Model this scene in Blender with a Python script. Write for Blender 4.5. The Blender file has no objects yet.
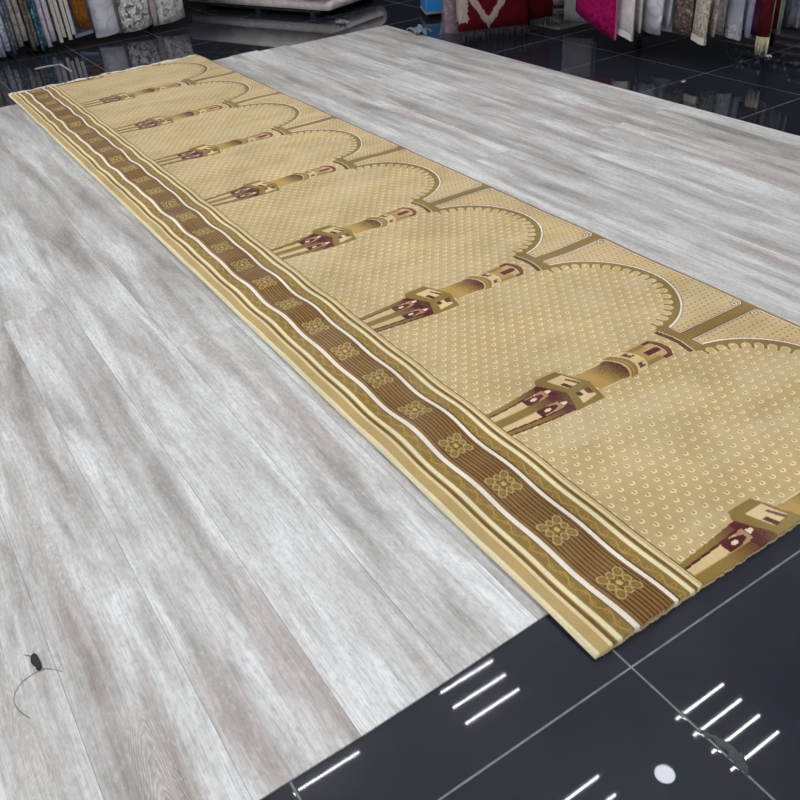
import bpy, bmesh, math, random
import numpy as np
from mathutils import Vector, Matrix

random.seed(4)
sc = bpy.context.scene
C = sc.collection
PI = math.pi
LED = 205.0      # glow of the LED dots
EXPO = 0.0

# ------------------------------------------------------------------ helpers
def lin(c):
    r = []
    for v in c:
        v = v / 255.0
        r.append(v / 12.92 if v <= .04045 else ((v + .055) / 1.055) ** 2.4)
    return r

def rgba(c):
    return tuple(lin(c)) + (1,)

def mesh_obj(name, verts, faces, mat, parent=None, smooth=False):
    me = bpy.data.meshes.new(name)
    me.from_pydata([tuple(v) for v in verts], [], faces)
    me.update()
    if smooth:
        me.polygons.foreach_set('use_smooth', [True] * len(me.polygons))
    if mat:
        me.materials.append(mat)
    o = bpy.data.objects.new(name, me)
    C.objects.link(o)
    if parent:
        o.parent = parent
    return o

def tag(o, label=None, cat=None, group=None, kind=None):
    if label: o['label'] = label
    if cat: o['category'] = cat
    if group: o['group'] = group
    if kind: o['kind'] = kind
    return o

def empty(name, loc, label, cat, group=None):
    o = bpy.data.objects.new(name, None)
    o.empty_display_size = .1
    C.objects.link(o)
    o.location = loc
    return tag(o, label, cat, group)

def box_vf(x0, x1, y0, y1, z0, z1):
    v = [(x0, y0, z0), (x1, y0, z0), (x1, y1, z0), (x0, y1, z0),
         (x0, y0, z1), (x1, y0, z1), (x1, y1, z1), (x0, y1, z1)]
    f = [(3, 2, 1, 0), (4, 5, 6, 7), (0, 1, 5, 4), (1, 2, 6, 5), (2, 3, 7, 6), (3, 0, 4, 7)]
    return v, f

def tube_vf(pts, r, n=8):
    V, F = [], []
    pts = [Vector(p) for p in pts]
    for i, p in enumerate(pts):
        a = pts[max(0, i - 1)]; b = pts[min(len(pts) - 1, i + 1)]
        t = (b - a).normalized()
        u = t.orthogonal().normalized() if abs(t.z) > .95 else Vector((0, 0, 1)).cross(t).normalized()
        w = t.cross(u)
        rr = r[i] if isinstance(r, (list, tuple)) else r
        for k in range(n):
            an = 2 * PI * k / n
            V.append(p + u * (math.cos(an) * rr) + w * (math.sin(an) * rr))
    for i in range(len(pts) - 1):
        for k in range(n):
            F.append((i * n + k, i * n + (k + 1) % n, (i + 1) * n + (k + 1) % n, (i + 1) * n + k))
    F.append(tuple(range(n - 1, -1, -1)))
    F.append(tuple(range((len(pts) - 1) * n, len(pts) * n)))
    return V, F

class NT:
    """tiny node-tree builder"""
    def __init__(s, name):
        s.m = bpy.data.materials.new(name); s.m.use_nodes = True
        s.t = s.m.node_tree; s.t.nodes.clear()
        s.out = s.t.nodes.new('ShaderNodeOutputMaterial')
        s.b = s.t.nodes.new('ShaderNodeBsdfPrincipled')
        s.t.links.new(s.b.outputs[0], s.out.inputs[0])
    def n(s, typ, **kw):
        nd = s.t.nodes.new(typ)
        for k, v in kw.items():
            setattr(nd, k, v)
        return nd
    def set(s, sock, v):
        if hasattr(v, 'is_linked') or isinstance(v, bpy.types.NodeSocket):
            s.t.links.new(v, sock)
        else:
            sock.default_value = v
    def math(s, op, a, b=None, c=None, clamp=False):
        nd = s.n('ShaderNodeMath', operation=op, use_clamp=clamp)
        s.set(nd.inputs[0], a)
        if b is not None: s.set(nd.inputs[1], b)
        if c is not None: s.set(nd.inputs[2], c)
        return nd.outputs[0]
    def pos(s):
        return s.n('ShaderNodeTexCoord').outputs['Object']
    def sep(s, v):
        nd = s.n('ShaderNodeSeparateXYZ'); s.set(nd.inputs[0], v); return nd.outputs
    def comb(s, x, y, z=0.0):
        nd = s.n('ShaderNodeCombineXYZ')
        s.set(nd.inputs[0], x); s.set(nd.inputs[1], y); s.set(nd.inputs[2], z)
        return nd.outputs[0]
    def noise(s, vec, scale=1, detail=4, rough=.5, dist=0):
        nd = s.n('ShaderNodeTexNoise')
        s.set(nd.inputs['Vector'], vec)
        nd.inputs['Scale'].default_value = scale; nd.inputs['Detail'].default_value = detail
        nd.inputs['Roughness'].default_value = rough; nd.inputs['Distortion'].default_value = dist
        return nd.outputs[0]
    def ramp(s, fac, stops, interp='LINEAR'):
        nd = s.n('ShaderNodeValToRGB')
        cr = nd.color_ramp; cr.interpolation = interp
        while len(cr.elements) < len(stops): cr.elements.new(.5)
        for e, (p, c) in zip(cr.elements, stops):
            e.position = p; e.color = c if len(c) == 4 else rgba(c)
        s.set(nd.inputs[0], fac)
        return nd.outputs[0]
    def mix(s, fac, a, b, blend='MIX'):
        nd = s.n('ShaderNodeMix', data_type='RGBA', blend_type=blend)
        s.set(nd.inputs[0], fac)
        for sock, v in ((nd.inputs[6], a), (nd.inputs[7], b)):
            s.set(sock, rgba(v) if isinstance(v, tuple) and len(v) == 3 else v)
        return nd.outputs[2]
    def base(s, v): s.set(s.b.inputs['Base Color'], rgba(v) if isinstance(v, tuple) and len(v) == 3 else v)
    def p(s, k, v): s.set(s.b.inputs[k], v)
    def bump(s, h, strength=.3, dist=.002):
        nd = s.n('ShaderNodeBump'); nd.inputs['Strength'].default_value = strength
        nd.inputs['Distance'].default_value = dist
        s.set(nd.inputs['Height'], h); s.t.links.new(nd.outputs[0], s.b.inputs['Normal'])

def plain(name, c, rough=.6, noise=.08, scale=40, metal=0.0):
    m = NT(name)
    f = m.noise(m.pos(), scale, 3)
    k = 1 - noise
    m.base(m.mix(f, tuple(int(v * k) for v in c), tuple(min(255, int(v * (1 + noise))) for v in c)))
    m.p('Roughness', rough); m.p('Metallic', metal)
    return m.m

# ------------------------------------------------------------------ materials
def mat_tiles():
    m = NT('black_polished_tile')
    x, y, z = m.sep(m.pos())[:3]
    S = .5885
    def line(v, off):
        a = m.math('DIVIDE', m.math('SUBTRACT', v, off - S * 40), S)
        fr = m.math('FRACT', a)
        d = m.math('MULTIPLY', m.math('MINIMUM', fr, m.math('SUBTRACT', 1.0, fr)), S)
        return d, m.math('FLOOR', a)
    dx, ix = line(x, .0386); dy, iy = line(y, -.046)
    d = m.math('MINIMUM', dx, dy)
    wob = m.math('MULTIPLY', m.noise(m.pos(), 30, 2), .0012)
    g = m.math('LESS_THAN', d, m.math('ADD', wob, .0013))
    wn = m.n('ShaderNodeTexWhiteNoise', noise_dimensions='2D')
    m.set(wn.inputs['Vector'], m.comb(ix, iy))
    dust = m.noise(m.pos(), 9, 6, .65)
    tone = m.math('ADD', m.math('MULTIPLY', wn.outputs[0], .25), m.math('MULTIPLY', dust, .75))
    tile = m.mix(tone, (31, 33, 41), (43, 46, 56))
    gn = m.noise(m.pos(), 55, 3)
    grout = m.mix(gn, (70, 70, 74), (150, 150, 152))
    m.base(m.mix(g, tile, grout))
    m.p('Roughness', m.math('ADD', m.math('MULTIPLY', g, .6), m.math('MULTIPLY', m.noise(m.pos(), 5, 5), .05)))
    m.p('IOR', 1.5)
    hgt = m.math('SMOOTH_MIN', m.math('MULTIPLY', d, 250.0), 1.0, .4)
    m.bump(hgt, .2, .0004)
    return m.m

def mat_wood():
    m = NT('pale_grey_oak_planks')
    x, y, z = m.sep(m.pos())[:3]
    W, L = .1955, 3.6
    a = m.math('DIVIDE', m.math('ADD', x, .808 + W * 40), W)
    ix = m.math('FLOOR', a)
    fx = m.math('FRACT', a)
    wn = m.n('ShaderNodeTexWhiteNoise', noise_dimensions='1D'); m.set(wn.inputs['W'], ix)
    b = m.math('ADD', m.math('DIVIDE', y, L), m.math('ADD', m.math('MULTIPLY', wn.outputs[0], 7.3), 20.0))
    iy = m.math('FLOOR', b); fy = m.math('FRACT', b)
    wn2 = m.n('ShaderNodeTexWhiteNoise', noise_dimensions='2D'); m.set(wn2.inputs['Vector'], m.comb(ix, iy))
    rnd = wn2.outputs[0]
    off = m.math('MULTIPLY', rnd, 37.0)
    # waver of the grain
    wvr = m.noise(m.comb(m.math('MULTIPLY', x, 2.2), m.math('MULTIPLY', y, 1.3), off), 1, 2, .5)
    xg = m.math('ADD', x, m.math('MULTIPLY', wvr, .035))
    pv = m.comb(xg, y, off)
    def vec(sx, sy):
        nd = m.n('ShaderNodeVectorMath', operation='MULTIPLY'); m.set(nd.inputs[0], pv)
        nd.inputs[1].default_value = (sx, sy, 1.0); return nd.outputs[0]
    big = m.noise(vec(11, .95), 1, 4, .55, .6)          # broad streaks along the plank
    cloud = m.noise(vec(9, 3.2), 1, 5, .6, .8)          # limewash clouds
    mid = m.noise(vec(50, 2.2), 1, 4, .6, .5)
    speck = m.noise(vec(120, 55), 1, 4, .7)             # sandy limewash
    fine = m.noise(vec(260, 12), 1, 5, .7, .3)          # pores
    tint = m.noise(vec(8, .95), 1.2, 3, .55, .6)
    # cathedral figure: nested arches down the middle of a plank
    heart = m.noise(m.comb(0.0, m.math('MULTIPLY', y, 1.6), off), 1, 2, .5)
    xl = m.math('SUBTRACT', m.math('MULTIPLY', m.math('SUBTRACT', fx, .5), W), m.math('MULTIPLY', m.math('SUBTRACT', heart, .5), .17))
    hyp = m.math('SQRT', m.math('MULTIPLY_ADD', xl, xl, .00012))
    sgn = m.math('SUBTRACT', m.math('MULTIPLY', m.math('GREATER_THAN', wn2.outputs[0], .45), 2.0), 1.0)
    ph = m.math('ADD', m.math('MULTIPLY', hyp, 7.5), m.math('MULTIPLY', m.math('MULTIPLY', y, sgn), 1.0))
    ph = m.math('ADD', ph, m.math('MULTIPLY', cloud, .22))
    ph = m.math('ADD', ph, m.math('MULTIPLY', mid, .05))
    ring = m.math('SINE', m.math('MULTIPLY', ph, 250.0))
    ring = m.math('POWER', m.math('MULTIPLY_ADD', ring, .5, .5), 1.4)
    close = m.ramp(m.math('ABSOLUTE', xl), [(.012, (255, 255, 255)), (.055, (0, 0, 0))])
    gate = m.ramp(m.noise(m.comb(0.0, m.math('MULTIPLY', y, 1.9), m.math('ADD', off, 5.0)), 1.0, 2, .5), [(.44, (0, 0, 0)), (.54, (255, 255, 255))])
    fig = m.math('MULTIPLY', m.sep(close)[0], m.sep(gate)[0])
    base = m.math('ADD', m.math('MULTIPLY', big, .72), m.math('MULTIPLY', cloud, .28))
    col = m.ramp(base, [(.34, (144, 137, 132)), (.42, (184, 181, 177)), (.50, (212, 211, 208)), (.59, (240, 241, 240))])
    warm = m.ramp(tint, [(.53, (0, 0, 0)), (.68, (255, 255, 255))])
    col = m.mix(m.math('MULTIPLY', m.sep(warm)[0], .55), col, (174, 154, 145))
    col = m.mix(m.math('MULTIPLY', m.math('SUBTRACT', .53, mid, clamp=True), 1.1), col, (130, 125, 121))
    col = m.mix(m.math('MULTIPLY', m.math('SUBTRACT', mid, .55, clamp=True), 1.6), col, (238, 239, 240))
    col = m.mix(m.math('MULTIPLY', fig, .20), col, (150, 138, 130))
    col = m.mix(m.math('MULTIPLY', m.math('MULTIPLY', fig, ring), .50), col, (226, 224, 220))
    col = m.mix(m.math('MULTIPLY', m.math('SUBTRACT', .55, fine, clamp=True), 1.9), col, (118, 114, 110))
    col = m.mix(m.math('MULTIPLY', m.math('SUBTRACT', .52, speck, clamp=True), 1.5), col, (136, 133, 130))
    col = m.mix(m.math('MULTIPLY', m.math('SUBTRACT', speck, .54, clamp=True), 1.6), col, (240, 240, 240))
    vo = m.n('ShaderNodeTexVoronoi'); m.set(vo.inputs['Vector'], vec(5.2, 1.6)); vo.inputs['Scale'].default_value = 1.0
    kn = m.ramp(m.math('ADD', vo.outputs['Distance'], m.math('MULTIPLY', mid, .06)), [(.05, (255, 255, 255)), (.10, (90, 90, 90)), (.2, (0, 0, 0))])
    col = m.mix(m.math('MULTIPLY', m.sep(kn)[0], .45), col, (112, 104, 100))
    tone = m.math('MULTIPLY_ADD', rnd, .07, .965)
    col = m.mix(1.0, col, m.comb(tone, tone, tone), 'MULTIPLY')
    ex = m.math('MULTIPLY', m.math('MINIMUM', fx, m.math('SUBTRACT', 1.0, fx)), W)
    ey = m.math('MULTIPLY', m.math('MINIMUM', fy, m.math('SUBTRACT', 1.0, fy)), L)
    seam = m.math('LESS_THAN', ex, .0008)
    seam2 = m.math('LESS_THAN', ey, .0007)
    col = m.mix(m.math('MULTIPLY', seam, .52), col, (78, 74, 72))
    col = m.mix(m.math('MULTIPLY', seam2, .35), col, (96, 92, 90))
    m.base(col)
    m.p('Roughness', m.math('MULTIPLY_ADD', mid, .2, .30)); m.p('IOR', 1.45)
    m.bump(m.math('SUBTRACT', fine, m.math('MULTIPLY', seam, .8)), .25, .0008)
    return m.m

def mat_carpet():
    m = NT('carpet_pile')
    at = m.n('ShaderNodeAttribute', attribute_name='weave')
    tuft = m.noise(m.pos(), 420, 2, .6)
    nap = m.noise(m.pos(), 5.0, 3, .55, .5)
    k = m.math('MULTIPLY_ADD', tuft, .46, .77)
    k2 = m.math('MULTIPLY_ADD', nap, .60, .70)  # light and dark lie of the pile painted into the brightness
    k = m.math('MULTIPLY', k, k2)
    col = m.mix(1.0, at.outputs['Color'], m.comb(k, k, k), 'MULTIPLY')
    wv = m.n('ShaderNodeVectorMath', operation='MULTIPLY'); m.set(wv.inputs[0], m.pos()); wv.inputs[1].default_value = (3.0, 6.5, 1)
    pale = m.noise(wv.outputs[0], 1.0, 3, .6, .8)  # pale blotches: nap sheen and wear mixed into the colour
    pf = m.ramp(pale, [(.42, (0, 0, 0)), (.72, (255, 255, 255))])
    col = m.mix(m.math('MULTIPLY', m.math('MULTIPLY', m.sep(pf)[0], at.outputs['Alpha']), .5), col, (222, 206, 168))
    m.base(col)
    m.p('Roughness', .95); m.p('Specular IOR Level', .15)
    m.p('Sheen Weight', .12); m.p('Sheen Roughness', .5)
    m.bump(m.math('ADD', tuft, m.math('MULTIPLY', nap, .5)), .45, .003)
    return m.m

def mat_rug(name, a, b, c, scale=14, sharp=.06, rough=.95):
    """blotchy woven ornament in three yarn colours"""
    m = NT(name)
    p = m.pos()
    n1 = m.noise(p, scale, 3, .55, 1.2)
    vo = m.n('ShaderNodeTexVoronoi', feature='SMOOTH_F1'); m.set(vo.inputs['Vector'], p); vo.inputs['Scale'].default_value = scale * 1.4
    o1 = m.ramp(n1, [(.5 - sharp, a), (.5 + sharp, b)])
    o2 = m.ramp(vo.outputs['Distance'], [(.22, (255, 255, 255)), (.30, (0, 0, 0))])
    col = m.mix(m.math('MULTIPLY', m.sep(o2)[0], .8), o1, c)
    yarn = m.noise(p, 260, 2)
    k = m.math('MULTIPLY_ADD', yarn, .5, .75)
    m.base(m.mix(1.0, col, m.comb(k, k, k), 'MULTIPLY'))
    m.p('Roughness', rough); m.p('Specular IOR Level', .1)
    m.bump(yarn, .5, .004)
    return m.m

M = dict(tile=mat_tiles(), wood=mat_wood(), carpet=mat_carpet())
M['backing'] = plain('rug_backing', (176, 168, 152), .95, .12, 120)
M['charcoal'] = plain('charcoal_wall_paint', (26, 25, 27), .85)
M['ceiling'] = plain('white_ceiling_board', (214, 217, 222), .9, .03, 6)
M['steel'] = plain('dark_steel', (40, 40, 44), .45, .1, 30, .6)
M['white_metal'] = plain('white_lacquer', (225, 226, 228), .5)

# ------------------------------------------------------------------ setting
def setting():
    v, f = box_vf(-4.5, 6.5, -3.5, 9.5, -.08, 0)
    tag(mesh_obj('floor', v, f, M['tile']), kind='structure')
    H = 2.8
    v, f = box_vf(-4.5, 6.5, -3.5, 9.5, H + .32, H + .42)
    tag(mesh_obj('ceiling', v, f, M['ceiling']), kind='structure')
    for nm, b in (('wall_back', (-4.5, 6.5, 9.5, 9.62, 0, H + .32)), ('wall_right', (6.5, 6.62, -3.5, 9.5, 0, H + .32)),
                  ('wall_left', (-4.62, -4.5, -3.5, 9.5, 0, H + .32)), ('wall_front', (-4.5, 6.5, -3.62, -3.5, 0, H + .32))):
        v, f = box_vf(*b)
        tag(mesh_obj(nm, v, f, M['charcoal'] if nm in ('wall_back', 'wall_right') else M['ceiling']), kind='structure')
setting()

# wood-look flooring laid over the tiles: one sheet, its far end stepped plank by plank
def wood_sheet():
    t = .004
    W = .1955; x0 = -.808 - 14 * W; x1 = 2.493
    xs = [x0]
    while xs[-1] + W < x1 - .02: xs.append(xs[-1] + W)
    xs.append(x1)
    rnd = random.Random(3)
    V, F = [], []
    nearf = lambda x: .115 + (.012 * max(0, (x + .35) / .35) if -.35 < x < 0 else (.012 if x >= 0 else 0))
    top = []
    for i in range(len(xs) - 1):
        a, b = xs[i], xs[i + 1]
        mid = (a + b) / 2
        yf = 4.672 + rnd.uniform(-.006, .006)
        if 1.1 < mid < 1.30: yf = 4.705
        elif 1.30 < mid < 1.5: yf = 4.722
        elif 1.5 < mid < 1.72: yf = 4.690
        elif mid > 1.72: yf = 4.655 + rnd.uniform(-.008, .006)
        n = len(V)
        for z in (0, t):
            V += [(a, nearf(a), z), (b, nearf(b), z), (b, yf, z), (a, yf, z)]
        F.append((n + 4, n + 5, n + 6, n + 7))
        F.append((n + 3, n + 2, n + 1, n))
        F.append((n + 0, n + 1, n + 5, n + 4)); F.append((n + 2, n + 3, n + 7, n + 6))
        F.append((n + 3, n, n + 4, n + 7)); F.append((n + 1, n + 2, n + 6, n + 5))
    o = mesh_obj('laminate_flooring', V, F, M['wood'])
    tag(o, 'pale grey wood-look plank flooring laid over the black tiles, under the carpet runner', 'flooring')
wood_sheet()

# ------------------------------------------------------------------ carpet runner
Wc, Lc = 1.2, 4.872
PITCH, V0 = .611, .622

def weave(x, y):
    """yarn colour at carpet coordinates (metres): the woven design"""
    n = len(x)
    col = np.empty((n, 3)); 
    c = lambda *v: np.array(lin(v))
    FIELD = c(198, 172, 123); CREAM = c(236, 220, 178); OLIVE = c(140, 114, 56); OLIVED = c(112, 84, 34)
    MAROON = c(86, 18, 28); DARK = c(66, 36, 24); WHITE = c(246, 236, 222); TAN = c(196, 166, 110)
    PUR = c(104, 66, 60); BROWN = c(144, 107, 56); BROWND = c(84, 56, 26); GOLD = c(186, 158, 88)
    col[:] = FIELD
    rng = np.random.default_rng(1)
    # main-field coordinates: one minaret per pitch
    k = np.round((y - V0) / PITCH)
    dv = y - V0 - k * PITCH                       # -p/2 .. p/2 about the minaret's axis
    ka = np.floor((y - V0) / PITCH)
    da = y - V0 - (ka + .5) * PITCH               # about the arch's axis
    # dots: cream yarn rings, with relief shading of the raised loops painted in
    DY, DX = PITCH / 26, .034
    row = np.round(y / DY)
    ox = np.where(row % 2 == 0, 0, DX / 2)
    ddx = (x - ox) - np.round((x - ox) / DX) * DX
    ddy = y - row * DY
    rr = np.hypot(ddx, ddy * 1.05 + .0004)
    m = (rr < .0072) & (rr > .0026) & ~((ddy > .002) & (np.abs(ddx + .001) < .0035))
    col[m] = CREAM
    m = rr <= .0026
    col[m] = c(160, 128, 78)
    field_dots = col.copy()
    def P(mask, colour, sel=None):
        col[mask] = colour
    def poly(pts, u, v, base):
        pts = np.array(pts)
        ins = np.zeros(n, bool)
        bb = base & (u > pts[:, 0].min()) & (u < pts[:, 0].max()) & (v > pts[:, 1].min()) & (v < pts[:, 1].max())
        idx = np.nonzero(bb)[0]
        uu, vv = u[idx], v[idx]
        r = np.zeros(len(idx), bool)
        j = len(pts) - 1
        for i in range(len(pts)):
            xi, yi = pts[i]; xj, yj = pts[j]
            if yi != yj:
                cr = ((yi > vv) != (yj > vv)) & (uu < (xj - xi) * (vv - yi) / (yj - yi) + xi)
                r ^= cr
            j = i
        ins[idx] = r
        return ins
    ALL = np.ones(n, bool)
    near_m = np.abs(dv) < .1
    av = np.abs(dv)
    # --- arch
    R0 = .250
    ra = np.hypot(x - .87, da); th = np.arctan2(da, x - .87)
    arch = (x > .886)
    band = arch & (ra < R0) & (ra > .2)
    SP = math.radians(8.55)
    ta = (th / SP - np.round(th / SP)) * SP * .222
    lobe = (ra < .205) | ((np.abs(ta) < .0122) & (ra < .2215)) | (np.hypot(ta, ra - .2215) < .0122)
    rim = band & ~((ra < .203) | ((np.abs(ta) < .0098) & (ra < .2215)) | (np.hypot(ta, ra - .2215) < .0098))
    P(rim, c(226, 204, 150))
    P(band & ~lobe, OLIVE)
    # --- spandrel
    sp = (x > .9) & (ra >= R0)
    P(sp, c(206, 180, 130))
    sr = np.round(y / .0155); so = np.where(sr % 2 == 0, 0, .009)
    sx = (x - so) - np.round((x - so) / .018) * .018; sy = y - sr * .0155
    P(sp & (np.abs(sx) < .0034) & (np.abs(sy) < .0018), c(150, 116, 72))
    colc = dv + .004
    dcol = np.maximum(np.abs(colc) - .0185, 0)
    d = np.minimum.reduce([ra - R0, x - .9225, np.abs(colc) - .0185, 1.189 - x])
    # bevelled inner corner at the column's outer end
    d = np.minimum(d, ((1.189 - x) + (np.abs(colc) - .0185) - .012) * .7071)
    olive_sp = sp & (d < 0)
    P(olive_sp, OLIVE)
    P(sp & (d >= -.0005) & (d < .0022), PUR)
    wl = np.where((ra - R0) <= d + .0006, .0085, .0052)
    P(sp & (d >= .0022) & (d < wl), WHITE)
    P(sp & (d >= wl) & (d < wl + .002), PUR)
    # scroll in each outer corner
    for s in (1, -1):
        rc = np.hypot(x - 1.163, (colc) * s - .034)
        P(sp & (rc < .0115) & (rc > .0085), PUR)
        P(sp & (rc < .0085) & (rc > .0045), WHITE)
        P(sp & (rc < .0045), PUR)
    P((x > 1.191), c(168, 136, 78)); P((x > 1.1955), c(104, 78, 50))
    P((x > 1.191) & (np.abs(colc) < .03), OLIVE)
    # --- crossbar under the column
    P((x > .884) & (x < .9225) & (av < .058), OLIVE)
    bow = x - (.868 + .012 * np.exp(-(dv / .05) ** 2))
    P((bow > .014) & (bow < .018) & (av < .062), c(222, 202, 160))
    P((bow > 0) & (bow < .014) & (av < .064), DARK)
    P((bow > .004) & (bow < .009) & (av < .060), c(108, 72, 40))
    # --- minaret
    g = near_m & (x > .26) & (x < .87)
    # legs
    t = np.clip((x - .275) / .19, 0, 1)
    lo_f, hi_f = .036 + .013 * t, .050 + .018 * t
    L = g & (x > .27) & (x < .468)
    P(L & (av < lo_f), c(214, 190, 142))
    P(L & (av < .0145 + .001 * t), c(178, 148, 90))
    rnd_x = rng.random(n)
    mid = L & (av < .0125)
    ramp = np.clip((x - .36) / .1, 0, 1)
    col[mid] = OLIVE * (1 - ramp[mid, None]) + MAROON * ramp[mid, None]
    leg = L & (av > lo_f) & (av < hi_f)
    rl = np.clip((x - .37) / .09, 0, 1)
    col[leg] = (OLIVE * (1 - rl[:, None]) + MAROON * rl[:, None])[leg]
    P(L & (av > lo_f - .004) & (av < lo_f + .0015), MAROON)
    P(L & (dv < 0) & (av > hi_f - .002) & (av < hi_f + .003), DARK)
    P(L & (x > .437) & (av < hi_f) , MAROON)
    P(L & (x > .425) & (x < .45) & (av > .015) & (av < lo_f - .004) , c(178, 140, 104))
    e = av - .027
    hw = np.clip((.440 - x) * .35 + .004, 0, .013) * np.clip((x - .372) / .02 + .35, 0, 1)
    P(L & (x > .380) & (x < .440) & (np.abs(e) < hw), MAROON)
    P(L & (np.hypot((x - .409) * .55, e) < .0052), c(240, 220, 190))
    P(L & (x > .451) & (x < .468) & (np.abs(av - .031) < .0075 * (1 - (x - .451) / .03)), c(240, 224, 196))
    P(poly([(.440, .060), (.470, .070), (.500, -.002), (.470, -.068), (.440, -.060)], x, dv, g) & (x > .466), MAROON)
    P(poly([(.440, .060), (.470, .070), (.500, -.002), (.470, -.068), (.440, -.060)], x, dv, g) & (x > .466) & (rnd_x < .3), OLIVED)
    # gallery
    P(poly([(.452, .070), (.464, .089), (.535, .089), (.574, .001), (.552, -.077), (.462, -.075), (.494, -.003)], x, dv, g), OLIVE)
    for s, q in ((1, [(.487, .066), (.538, .067), (.556, .014), (.509, .009)]), (-1, [(.511, -.018), (.555, -.016), (.546, -.053), (.494, -.062)])):
        P(poly(q, x, dv, g), c(226, 200, 150))
    P(poly([(.503, .036), (.517, .036), (.526, .009), (.511, .009)], x, dv, g), DARK)
    P(poly([(.526, .048), (.535, .048), (.555, .012), (.543, .012)], x, dv, g), c(110, 68, 44))
    P(poly([(.508, -.018), (.522, -.018), (.520, -.034), (.507, -.036)], x, dv, g), DARK)
    P(poly([(.536, -.016), (.555, -.016), (.548, -.044), (.532, -.038)], x, dv, g), c(104, 62, 40))
    # shaft with a dark rounded end, dithered like yarn
    xe = .692 - 11.0 * dv * dv
    sh = g & (x > .552 + .3 * np.maximum(.02 - dv, 0) * (dv < .02)) & (x < xe) & (av < .045) & (x > .573 - .35 * np.maximum(dv, 0) + .28 * np.minimum(dv, 0))
    tt = np.clip((x - .60) / .085 + (dv) * 2.5, 0, 1)
    jit = rnd_x * .5 - .25
    tq = np.clip(tt + jit * (tt > .05) * (tt < .97), 0, 1)[:, None]
    sc_ = (c(186, 150, 84) * (1 - np.clip(tq * 2.2, 0, 1)) + OLIVE * np.clip(tq * 2.2, 0, 1))
    sc_ = sc_ * (1 - np.clip(tq * 2 - .9, 0, 1)) + MAROON * np.clip(tq * 2 - .9, 0, 1)
    col[sh] = sc_[sh]
    P(g & (x > .575) & (x < xe - .02) & (av > .043) & (av < .0465), c(226, 204, 156))
    # ring
    q = x - xe
    rg = g & (av < .053)
    P(rg & (q > 0) & (q < .006), c(210, 180, 120))
    P(rg & (q > .006) & (q < .030), OLIVE)
    P(rg & (q > .014) & (q < .017), GOLD)
    P(rg & (q > .030) & (q < .068) & (av < .050), c(220, 194, 142))
    for cc, ww in ((.026, .012), (-.027, .010)):
        P(rg & (q > .038) & (q < .060) & (np.abs(dv - cc) < ww), c(98, 66, 40))
    P(rg & (q > .052) & (q < .060) & (np.abs(av - .026) < .006), c(214, 190, 150))
    P(rg & (q > .066) & (q < .070) & (av < .050), c(160, 128, 70))
    # upper storey
    ub = g & (q > .070) & (x < .822) & (av < .043)
    P(ub, c(186, 150, 90))
    P(ub & (av > .028), c(158, 122, 62))
    hx = .848 - 10 * dv * dv
    P(g & (x > .800) & (x < hx) & (av < .046), c(104, 34, 38))
    P(g & (x > .800) & (x < hx - .006) & (x > hx - .010) & (av < .040), c(150, 84, 70))
    P(g & (x > .799) & (x < hx - .016) & (av < .034), c(200, 168, 122))
    P(g & (x > .774) & (x < .826 - 60 * dv * dv) & (av < .0115), MAROON)
    P(g & (x > .774) & (x < .815) & (av > .0115) & (av < .0145), c(214, 188, 140))
    # --- long border on the left
    b = x < .276
    P(b, FIELD)
    xc = np.abs(x - .148)
    P(b & (x > .2685), c(232, 210, 160)); P(b & (x > .2715), c(120, 96, 44))
    yy = y
    # outer plain strip
    P(b & (x < .040), c(192, 164, 108))
    P(b & (x < .0075), c(238, 226, 190))
    # symmetrical stripes round x = .148
    B = b & (xc < .1125 + .004)
    P(B & (xc > .109), c(230, 212, 166))
    P(B & (xc <= .109) & (xc > .100), OLIVED)
    P(B & (xc <= .100) & (xc > .082), c(150, 124, 64))
    P(B & (xc <= .0975) & (xc > .0865), c(240, 228, 190))
    P(B & (xc <= .0995) & (xc > .0975), c(206, 184, 130))
    P(B & (xc <= .0835) & (xc > .057), c(142, 114, 56))
    # scrolling vine on the olive stripes
    sgn = np.sign(x - .148)
    vx = xc - .0705
    vine = vx - .006 * np.sin(2 * PI * y / .0583 + sgn)
    P(B & (np.abs(vine) < .0016) & (np.abs(vx) < .0125), c(178, 152, 82))
    ph = (y / .02917) - np.round(y / .02917)
    P(B & (np.abs(np.hypot(vx + .004 * np.where(np.round(y / .02917) % 2 == 0, 1, -1), ph * .02917) - .0055) < .0013) & (np.abs(vx) < .0125), c(176, 134, 70))
    P(B & (xc <= .0595) & (xc > .056), BROWND)
    P(B & (xc <= .056) & (xc > .0455), WHITE)
    P(B & (xc <= .0455) & (xc > .0425), BROWND)
    inner = B & (xc <= .0425)
    P(inner, BROWN)
    sfr = (x - .148) / .0094; sfr = sfr - np.floor(sfr)
    P(inner & (sfr < .42), BROWND)
    # flowers
    FP = .1755; fy = y - .094; fk = np.round(fy / FP); fy = fy - fk * FP; fx = x - .148
    fr = np.hypot(fx, fy * .86); ft = np.arctan2(fy * .86, fx)
    def petal(cx, cy, rad, rot, el):
        dx, dy = fx - cx, fy * .86 - cy
        u = dx * math.cos(rot) + dy * math.sin(rot); v = -dx * math.sin(rot) + dy * math.cos(rot)
        return np.hypot(u / el, v) - rad
    for i in range(8):
        an = i * PI / 4
        big = i % 2 == 1
        R = .0275 if big else .020
        pd = petal(R * math.cos(an), R * math.sin(an), .0088 if big else .0070, an, 1.25 if big else 1.1)
        P(b & (pd < .0012), c(190, 164, 106))
        P(b & (pd < -.0014), c(136, 110, 56))
        P(b & (pd < -.0058), c(150, 124, 68))
    P(b & (fr < .0105), c(128, 98, 38)); P(b & (fr < .006), c(206, 178, 110))
    wt = np.where((x > .276) & (col.sum(1) > FIELD.sum() * .8), 1.0, .22)
    return np.concatenate([col, wt[:, None]], 1)

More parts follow.
